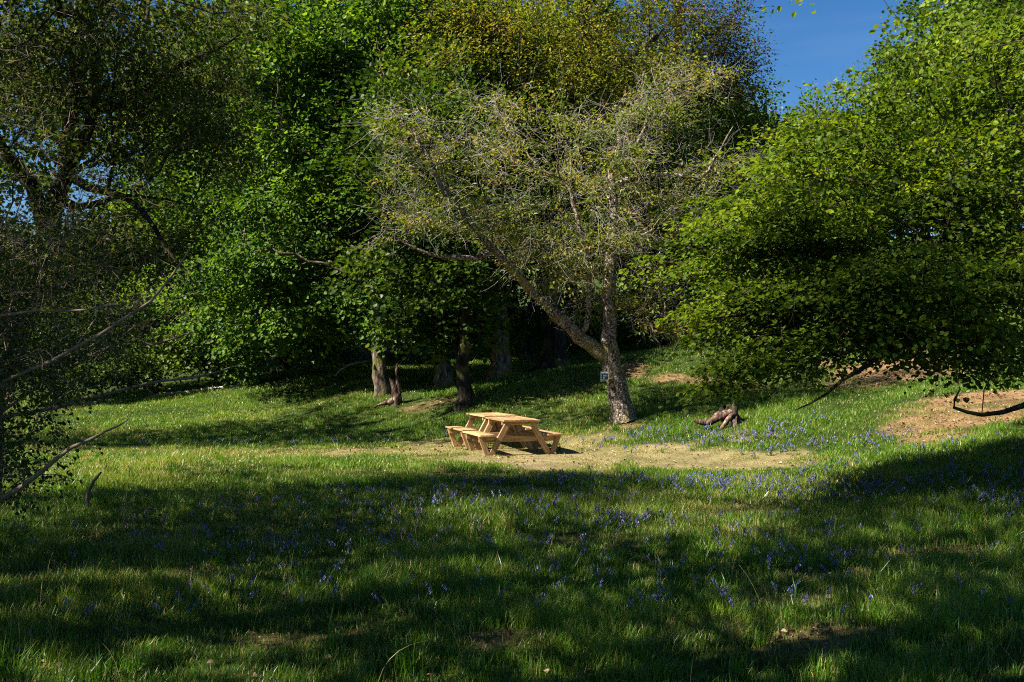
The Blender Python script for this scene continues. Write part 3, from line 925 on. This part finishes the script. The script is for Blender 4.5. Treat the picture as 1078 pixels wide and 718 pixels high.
# ------------------------------------------------------------------ picnic tables
def wood_mat(name, c0, c1, c2):
    m, n, l = new_mat(name)
    tc = n.new('ShaderNodeTexCoord')
    at = n.new('ShaderNodeAttribute')
    at.attribute_name = 'grain'
    nz = n.new('ShaderNodeTexNoise')
    nz.inputs['Scale'].default_value = 1.0
    nz.inputs['Detail'].default_value = 7
    nz.inputs['Roughness'].default_value = .65
    l.new(at.outputs['Vector'], nz.inputs[0])
    r = ramp(n, [(.30, c0), (.5, c1), (.72, c2)])
    l.new(nz.outputs['Fac'], r.inputs[0])
    a2 = n.new('ShaderNodeAttribute')
    a2.attribute_name = 'tint'
    mr = n.new('ShaderNodeMapRange')
    mr.inputs[3].default_value = .62
    mr.inputs[4].default_value = 1.2
    l.new(a2.outputs['Fac'], mr.inputs[0])
    mx = n.new('ShaderNodeVectorMath')
    mx.operation = 'SCALE'
    l.new(r.outputs[0], mx.inputs[0])
    l.new(mr.outputs[0], mx.inputs['Scale'])
    pb = n.new('ShaderNodeBsdfPrincipled')
    pb.inputs['Roughness'].default_value = .65
    l.new(mx.outputs[0], pb.inputs['Base Color'])
    bp = n.new('ShaderNodeBump')
    bp.inputs['Strength'].default_value = .25
    bp.inputs['Distance'].default_value = .01
    l.new(nz.outputs['Fac'], bp.inputs['Height'])
    l.new(bp.outputs[0], pb.inputs['Normal'])
    o = n.new('ShaderNodeOutputMaterial')
    l.new(pb.outputs[0], o.inputs[0])
    return m


M['timber'] = wood_mat('timber', (.22, .11, .038), (.40, .235, .10), (.57, .40, .20))


def beam(a, b, w, t, side, bev=.008):
    """a squared timber from a to b; side = direction of its width w; t the other way. bevelled long edges"""
    a, b, side = np.array(a, float), np.array(b, float), np.array(side, float)
    d = norm(b - a)
    side = norm(side - d * np.dot(side, d))
    up = np.cross(d, side)
    prof = []
    for sx, sz in ((1, 1), (-1, 1), (-1, -1), (1, -1)):
        p1, p2 = (sx * (w / 2 - bev), sz * t / 2), (sx * w / 2, sz * (t / 2 - bev))
        prof += [p1, p2] if sx * sz < 0 else [p2, p1]
    pr = np.array(prof)
    V = np.concatenate([a + pr[:, :1] * side + pr[:, 1:] * up, b + pr[:, :1] * side + pr[:, 1:] * up])
    i = np.arange(8)
    q = np.stack([i, np.roll(i, -1), np.roll(i, -1) + 8, i + 8], 1)
    caps = np.array([i[::-1], i + 8])
    L = np.linalg.norm(b - a)
    off = rng.uniform(0, 50, 3)
    G = np.concatenate([np.c_[np.zeros(8), pr * 26], np.c_[np.full(8, L * 2.2), pr * 26]]) + off
    return V, q, caps, G, rng.uniform(0, 1)


def timber(name, beams, parent):
    V, Q, Cp, G, T, n = [], [], [], [], [], 0
    for v, q, c, g, t in beams:
        V.append(v)
        Q.append(q + n)
        Cp.append(c + n)
        G.append(g)
        T.append(np.full(16, t))
        n += 16
    me = mesh_np(name, np.concatenate(V), [np.concatenate(Q), np.concatenate(Cp)], [M['timber']], tint=np.concatenate(T))
    a = me.attributes.new('grain', 'FLOAT_VECTOR', 'POINT')
    a.data.foreach_set('vector', np.concatenate(G).astype(np.float32).ravel())
    return link(name, me, parent)


def picnic_table(loc, rz, label, L=1.46):
    t = empty('picnic_table', loc, rz, label=label, cat='picnic table', group='pair of wooden picnic tables')
    h = L / 2
    timber('tabletop', [beam((x, -h, .735), (x, h, .735), .112, .038, (1, 0, 0), .006) for x in np.linspace(-.354, .354, 7)], t)
    for s in (-1, 1):
        timber('seat', [beam((s * x, -h, .425), (s * x, h, .425), .112, .038, (1, 0, 0), .006) for x in (.640, .757, .874)], t)
    timber('cross_brace', [beam((0, -.46, .345), (0, -.14, .69), .07, .04, (1, 0, 0)), ], t)
    timber('cross_brace', [beam((0, .46, .345), (0, .14, .69), .07, .04, (1, 0, 0)), ], t)
    for y in (-.52, .52):
        timber('top_batten', [beam((-.39, y, .678), (.39, y, .678), .045, .075, (0, 1, 0))], t)
        timber('bearer', [beam((-.90, y, .343), (.90, y, .343), .045, .125, (0, 1, 0))], t)
        o = -.047 if y < 0 else .047
        for s in (-1, 1):
            timber('leg', [beam((s * .255, y + o, .712), (s * .665, y + o, -.03), .05, .125, (0, 1, 0))], t)
            timber('strut', [beam((s * .875, y + o, .403), (s * .715, y + o * 1.0, -.03), .05, .115, (0, 1, 0))], t)
    return t


picnic_table((.0, 21.87, gz(-.1, 21.9)), math.radians(17.5), 'nearer of two honey coloured wooden picnic tables on the worn straw turf')
picnic_table((-.47, 23.35, gz(-.55, 23.4) + .02), math.radians(19), 'picnic table set behind and left of the nearer one, end to end')

# ------------------------------------------------------------------ old stump with roots
sx, sY = on(758, 23.6)[0], 23.6
sz = gz(sx, sY)
u = 1 / F * sY


def SP(dx, dz, dy, r):
    return (sx + dx * u, sY + dy, sz + dz * u, r * u)


def tubes_obj(name, polys, mat, parent=None, origin=(0, 0, 0), wob=.02, smooth=True):
    ch = []
    for p in polys:
        s = Skel(4000)
        s.poly(p, -1, 0, .06, wob)
        ch.append((s.P[:s.n].copy(), s.rmin[:s.n].copy()))
    V, Fq = ring_tubes(ch)
    return link(name, mesh_np(name, V - np.array(origin), [Fq], [mat], smooth=smooth), parent)


e = empty('tree_stump', (sx, sY, sz), label='weathered broken stump with reddish roots lying on the bank', cat='stump')
tubes_obj('stump', [[SP(16, -4, .15, 9), SP(14, 6, .1, 8), SP(9, 15, .05, 6), SP(5, 19, 0, 2.5)], [SP(20, -4, .0, 5), SP(15, 8, .0, 6), SP(11, 18, .1, 4), SP(10, 22, .1, 1.2)],
                    [SP(10, -3, -.1, 6), SP(6, 7, -.1, 6), SP(2, 16, 0, 3), SP(0, 21, 0, .8)], [SP(13, 10, -.1, 5), SP(15, 18, -.05, 3), SP(13, 24, -.0, .8)]], M['bark_dark'], e, (sx, sY, sz), .015)
for p in ([SP(10, 14, -.15, 3.5), SP(2, 11, -.2, 4), SP(-8, 6, -.25, 3.4), SP(-18, 3, -.3, 3.2), SP(-27, 5, -.35, 2.2), SP(-31, 6.5, -.35, .8)],
          [SP(12, 12, -.2, 2.5), SP(6, 8, -.35, 2.6), SP(0, 2, -.45, 2.2), SP(-4, -3, -.5, 1.6)], [SP(14, 9, -.2, 2.4), SP(12, 2, -.4, 2.4), SP(12, -4, -.45, 2)], [SP(16, 8, 0, 2.5), SP(24, 0, -.1, 2.2), SP(27, -4, -.1, 1)],
          [SP(4, 12, -.1, 3), SP(-3, 12, -.1, 2.6), SP(-9, 9, -.1, 1.2)]):
    tubes_obj('root', [p], M['dead_wood'], e, (sx, sY, sz), .012)

# broken sapling stub beside the split sycamore
b = on(417, 31.5)
tag(tubes_obj('tree_stump', [[(b[0], b[1], b[2] - .1, .20), (b[0], b[1], b[2] + .25, .13), (b[0] - .08, b[1], b[2] + .55, .10), (b[0] - .18, b[1], b[2] + .85, .03)],
                             [(b[0] + .1, b[1], b[2] - .1, .12), (b[0] + .08, b[1], b[2] + .5, .06), (b[0] + .02, b[1], b[2] + 1.0, .05), (b[0] + .05, b[1], b[2] + 1.3, .02)],
                             [(b[0] - .1, b[1] - .1, b[2] + .1, .10), (b[0] - .5, b[1] - .2, b[2] + .0, .04), (b[0] - .7, b[1] - .2, b[2] - .1, .03)]], M['dead_wood'], wob=.02),
    'small splintered orange stub beside the split sycamore trunk', 'stump')

# fallen branches and stones at the far left end of the meadow
def fallen(pts, Y, mat, label, name='fallen_branch', cat='branch', wob=.02):
    P = pxpoly(pts, Y)
    P = [(p[0], p[1], max(p[2], gz(p[0], p[1]) + p[3] * .5), p[3]) for p in P]
    tag(tubes_obj(name, [P], mat, wob=wob), label, cat)


fallen([(150, 426, 5), (175, 424, 6), (200, 421, 5), (235, 418, 3), (262, 410, 2)], 40, M['twig_grey'], 'grey fallen branch along the far edge of the meadow')
fallen([(352, 396, 1.2), (362, 387, 2), (372, 383, 2.5), (388, 380, 1.2)], 38.5, M['twig_grey'], 'pale bent branch poking out beside the sycamores')
fallen([(93, 537, 3), (92, 520, 4), (99, 506, 4), (107, 497, 2)], 13.2, M['twig_brown'], 'crooked brown stick standing up in the grass', 'dead_stick', 'stick', .008)
for i, (x, y, s_) in enumerate([(62, 427, 8), (80, 428, 7), (97, 427, 10), (113, 426, 6), (127, 427, 5)]):
    Y = 40.5
    X, _, z = on(x, Y)
    r = s_ / F * Y * .5
    d = norm(rng.normal(size=(1, 3)))
    import bmesh
    bm = bmesh.new()
    bmesh.ops.create_icosphere(bm, subdivisions=2, radius=1)
    for v in bm.verts:
        k_ = 1 + .25 * math.sin(v.co.x * 4 + i) * math.cos(v.co.y * 3 + i * 2) + random.Random(i * 99 + v.index).uniform(-.09, .09)
        v.co = Vector((v.co.x * r * 1.5 * k_, v.co.y * r * 1.2 * k_, v.co.z * r * .9 * k_))
    me = bpy.data.meshes.new('stone')
    bm.to_mesh(me)
    bm.free()
    me.materials.append(M['stone'])
    o = link('stone', me)
    o.location = (X, Y, z + r * .3)
    tag(o, ['leftmost grey stone at the far end of the meadow', 'second grey stone from the left at the meadow end', 'largest grey stone at the far end of the meadow', 'small grey stone right of the largest one', 'smallest grey stone, rightmost of the far row'][i],
        'stone', 'grey stones at the far end of the meadow')

# ------------------------------------------------------------------ way marker on the cherry
q = px(636.5, 396, 24.66)
e = empty('trail_sign', q, math.radians(-8), label='small square blue and white trail marker nailed to the cherry trunk', cat='sign')


def slab(name, w, h, t, x, z, y, mat, parent, bev=.004):
    bm = bmesh.new()
    bmesh.ops.create_cube(bm, size=1, matrix=Matrix.Diagonal((w, t, h, 1)))
    bmesh.ops.bevel(bm, geom=list(bm.edges), offset=min(bev, t * .4), segments=2, affect='EDGES')
    me = bpy.data.meshes.new(name)
    bm.to_mesh(me)
    bm.free()
    me.materials.append(mat)
    o = link(name, me, parent)
    o.location = (x, y, z)
    return o


M['sign_white'] = flat_mat('sign_white', (.40, .45, .47), rough=.45, var=.1)
M['sign_blue'] = flat_mat('sign_blue', (.015, .05, .09), rough=.4, var=.2)
slab('sign_plate', .205, .215, .02, 0, 0, 0, M['sign_white'], e)
slab('sign_panel', .15, .145, .006, .004, -.004, -.013, M['sign_blue'], e)
slab('sign_mark', .085, .045, .004, .012, .012, -.018, M['sign_white'], e, .001)
slab('sign_mark', .05, .04, .004, -.012, -.043, -.018, M['sign_white'], e, .001)

# ------------------------------------------------------------------ grass, bluebells, litter
def scatter(dens, y0=3.2, y1=47, wx=.57, mx=3.0):
    xs, ys = [], []
    for Y in np.arange(y0, y1, .5):
        w = 2 * (wx * Y + mx)
        n = int(dens(Y) * w * .5)
        xs.append(rng.uniform(-w / 2, w / 2, n))
        ys.append(rng.uniform(Y, Y + .5, n))
    return np.concatenate(xs), np.concatenate(ys)


def blades(X, Y, H, Wd, T, lean=.35, bend=.5, mat=None):
    n = len(X)
    Z = ground_z(X, Y)
    az = rng.uniform(0, 2 * np.pi, n)
    ln = np.abs(rng.normal(0, lean, n))
    d = np.stack([np.cos(az) * ln, np.sin(az) * ln, np.ones(n)], 1)
    d = norm(d)
    hz = np.stack([np.cos(az), np.sin(az), np.zeros(n)], 1)
    fz = az + np.pi / 2 + rng.normal(0, .7, n)
    s = np.stack([np.cos(fz), np.sin(fz), np.zeros(n)], 1) * (Wd * .5)[:, None]
    b = np.stack([X, Y, Z - .01], 1)
    m = b + d * (H * .55)[:, None]
    bd = rng.uniform(.1, 1, n) * bend
    t = m + norm(d + hz * bd[:, None] - UP * (bd * .35)[:, None]) * (H * .5)[:, None]
    V = np.stack([b - s, b + s, m + s * .75, m - s * .75, t], 1).reshape(-1, 3)
    i = (np.arange(n) * 5)[:, None]
    return V, i + np.array([[0, 1, 2, 3]]), i + np.array([[3, 2, 4]]), np.repeat(T, 5)


X, Y = scatter(lambda y: 4200 * (8 / max(y, 8)) ** 1.45)
dry, earth = patch(DRY, X, Y, 11), patch(EARTH, X, Y, 21)
n1, n2, n3 = vnoise(X, Y, .8, 31), vnoise(X, Y, .22, 33), vnoise(X, Y, 2.6, 35)
keep = rng.uniform(size=len(X)) < np.clip(.35 + 1.1 * n2, 0, 1) * (1 - .93 * earth) * (1 - .1 * dry)
X, Y, dry, earth, n1, n2, n3 = [a[keep] for a in (X, Y, dry, earth, n1, n2, n3)]
nn = len(X)
H = (.05 + .15 * n1 * (.4 + n2)) * rng.uniform(.5, 1.35, nn) * (1 - .72 * np.clip(dry * 1.2, 0, 1)) * (1 - .5 * earth)
H *= np.where(Y > 16, .8, 1)
Wd = (.0032 + .00036 * Y) * rng.uniform(.6, 1.4, nn)
straw = rng.uniform(size=nn) < np.clip(.15 + .70 * dry + .4 * earth + .35 * np.clip(n3 - .55, 0, 1) * 2, 0, .9)
T = np.clip(.02 + .55 * n1 + .20 * n3 + rng.normal(0, .14, nn), 0, .66)
T = np.where(straw, rng.uniform(.68, 1.0, nn), T)
V, q4, q3, tv = blades(X, Y, H, Wd, T, .38, .8)
tag(link('grass', mesh_np('grass', V, [q4, q3], [M['grass']], tint=tv)), kind='stuff')

# coarser tussocks and long stalks
nt = 420
tx, ty = scatter(lambda y: 8.0 * (9 / max(y, 9)) ** 1.2, 4, 30)
hx = patch(DRY, tx, ty, 11) + patch(EARTH, tx, ty, 21)
k_ = (hx < .25) & ((vnoise(tx, ty, 1.1, 51) > .52))
tx, ty = tx[k_], ty[k_]
m_ = rng.integers(14, 46, len(tx))
ix = np.repeat(np.arange(len(tx)), m_)
X, Y = tx[ix] + rng.normal(0, .045, len(ix)), ty[ix] + rng.normal(0, .045, len(ix))
tt = rng.uniform(.05, .62, len(tx))
tt = np.where(rng.uniform(size=len(tx)) < .16, rng.uniform(.7, .95, len(tx)), tt)
hh = rng.uniform(.12, .27, len(tx))
V, q4, q3, tv = blades(X, Y, hh[ix] * rng.uniform(.5, 1.2, len(ix)), (.006 + .0003 * Y) * rng.uniform(.6, 1.5, len(ix)), np.clip(tt[ix] + rng.normal(0, .07, len(ix)), 0, 1), .45, 1.3)
tag(link('grass', mesh_np('grass', V, [q4, q3], [M['grass']], tint=tv)), kind='stuff')
tx, ty = scatter(lambda y: .9, 5, 15)
ln_ = len(tx)
Z = ground_z(tx, ty)
az, hs = rng.uniform(0, 6.28, ln_), rng.uniform(.3, .62, ln_)
t = np.linspace(0, 1, 7)[None, :]
bx = rng.uniform(.1, .8, ln_)[:, None] * hs[:, None] * t ** 2
P = np.stack([tx[:, None] + np.cos(az)[:, None] * bx, ty[:, None] + np.sin(az)[:, None] * bx, Z[:, None] + hs[:, None] * (t - .35 * t ** 3 * rng.uniform(0, 1, ln_)[:, None])], 2)
V, Fq = thin_tubes(P, np.full((ln_, 7), .0022) * np.linspace(1, .5, 7))
tag(link('grass', mesh_np('grass', V, [Fq], [M['grass']], tint=np.full(len(V), .85))), kind='stuff')

# bluebells: (centre x, Y, rx, rY, how many)
BB = [(0.3, 9.6, 3.6, 1.6, 140), (2.6, 10.8, 2.6, 1.6, 86), (-2.2, 10.2, 2.2, 1.2, 56), (2.6, 15.6, 3.6, 1.2, 206), (-.8, 13.3, 2.6, .9, 60), (5.0, 14.2, 2.6, 1.5, 140), (6.8, 12.5, 2.2, 1.6, 86), (1.5, 7.6, 3.2, 1.0, 50), (-1.8, 12.6, 3.5, 1.0, 86),
      (5.0, 21.8, 2.8, 1.0, 130), (6.6, 20.2, 2.2, .9, 60), (3.3, 23.2, 1.6, .6, 30), (-8, 25.3, 7, .7, 40), (8.0, 17.0, 2.5, 1.6, 66), (4.2, 8.6, 2.0, 1.6, 30), (-3.0, 7.6, 1.6, 1.0, 13)]
bx, by = [], []
for cx_, cy_, rx, ry, n in BB:
    cl = rng.normal(size=(max(3, n // 7), 2))
    n = int(n * .85)
    pick = cl[rng.integers(0, len(cl), n)] + rng.normal(0, .42, (n, 2))
    bx.append(cx_ + pick[:, 0] * rx * .5)
    by.append(cy_ + pick[:, 1] * ry * .5)
bx, by = np.concatenate(bx), np.concatenate(by)
nb = len(bx)
hz = rng.uniform(.15, .27, nb)
az = rng.uniform(0, 6.28, nb)
Z = ground_z(bx, by)
t = np.linspace(0, 1, 6)[None, :]
off = .35 * hz[:, None] * t ** 3
P = np.stack([bx[:, None] + np.cos(az)[:, None] * off, by[:, None] + np.sin(az)[:, None] * off, Z[:, None] + hz[:, None] * (t - .12 * t ** 4)], 2)
V, Fq = thin_tubes(P, np.full((nb, 6), .0022))
mi = np.zeros(len(Fq), int)
nbell = 6
bi = np.repeat(np.arange(nb), nbell)
tt = np.tile(np.linspace(.62, 1.0, nbell), nb)
k0 = np.clip((tt * 5).astype(int), 0, 4)
fr = (tt * 5 - k0)[:, None]
C = P[bi, k0] * (1 - fr) + P[bi, np.minimum(k0 + 1, 5)] * fr
a2 = az[bi] + rng.normal(0, 1.2, len(bi))
hd = np.stack([np.cos(a2), np.sin(a2), np.full(len(a2), -.7)], 1)
C = C + hd * .008
D = norm(hd * np.array([.6, .6, 1.6]))
S1 = norm(np.cross(D, UP + .01))
S2 = np.cross(D, S1)
sc = (.0068 * (1 + np.maximum(by[bi] - 9, 0) * .035))[:, None]
an = np.arange(5) * 2 * np.pi / 5
rings = []
for dl, rr in ((0, .35), (1.1, .75), (2.3, .62), (2.9, 1.15)):
    rings.append(C[:, None, :] + D[:, None, :] * (sc * dl)[:, None, :] + (S1[:, None, :] * np.cos(an)[None, :, None] + S2[:, None, :] * np.sin(an)[None, :, None]) * (sc * rr)[:, None, :])
R4 = np.stack(rings, 1)
nb2 = len(bi)
i = np.arange(nb2 * 20).reshape(nb2, 4, 5) + len(V)
a, b = i[:, :-1], i[:, 1:]
F2 = np.stack([a.ravel(), np.roll(a, -1, 2).ravel(), np.roll(b, -1, 2).ravel(), b.ravel()], 1)
tv = np.concatenate([np.full(len(V), .5), np.repeat(np.clip(rng.normal(.45, .25, nb2), 0, 1), 20)])
V = np.concatenate([V, R4.reshape(-1, 3)])
tag(link('bluebells', mesh_np('bluebells', V, [Fq, F2], [M['stem'], M['bell']], np.concatenate([mi, np.ones(len(F2), int)]), tint=tv)), kind='stuff')

# strap leaves of the bluebells, lying in loose rosettes
k_ = rng.uniform(size=len(bx)) < .5
cx_, cy_ = bx[k_] + rng.normal(0, .05, k_.sum()), by[k_] + rng.normal(0, .05, k_.sum())
ix = np.repeat(np.arange(len(cx_)), 7)
X, Y = cx_[ix] + rng.normal(0, .02, len(ix)), cy_[ix] + rng.normal(0, .02, len(ix))
V, q4, q3, tv = blades(X, Y, rng.uniform(.12, .26, len(ix)), (.009 + .0003 * Y) * rng.uniform(.7, 1.3, len(ix)), np.clip(rng.normal(.22, .1, len(ix)), 0, .6), .8, 1.6)
tag(link('undergrowth', mesh_np('undergrowth', V, [q4, q3], [M['grass']], tint=tv)), kind='stuff')

# dead leaves on the ground
X, Y = scatter(lambda y: 130 * (8 / max(y, 8)), 4, 40)
e_ = patch(EARTH, X, Y, 21)
k_ = rng.uniform(size=len(X)) < np.clip(.04 + .25 * (vnoise(X, Y, .5, 61) > .72) + .95 * e_ + .16 * patch(DRY, X, Y, 11), 0, 1)
X, Y = X[k_], Y[k_]
C = np.stack([X, Y, ground_z(X, Y) + rng.uniform(.005, .04, len(X))], 1)
V, Fq, k = leaves_at(C, rng.normal(size=(len(X), 3)) * [1, 1, .25], UP + rng.normal(0, .45, (len(X), 3)), rng.uniform(.02, .055, len(X)) * (1 + .02 * Y), .7, 'broad', .25)
tag(link('dead_leaves', mesh_np('dead_leaves', V, [Fq], [M['litter']], tint=np.repeat(rng.uniform(0, 1, len(X)), k))), kind='stuff')
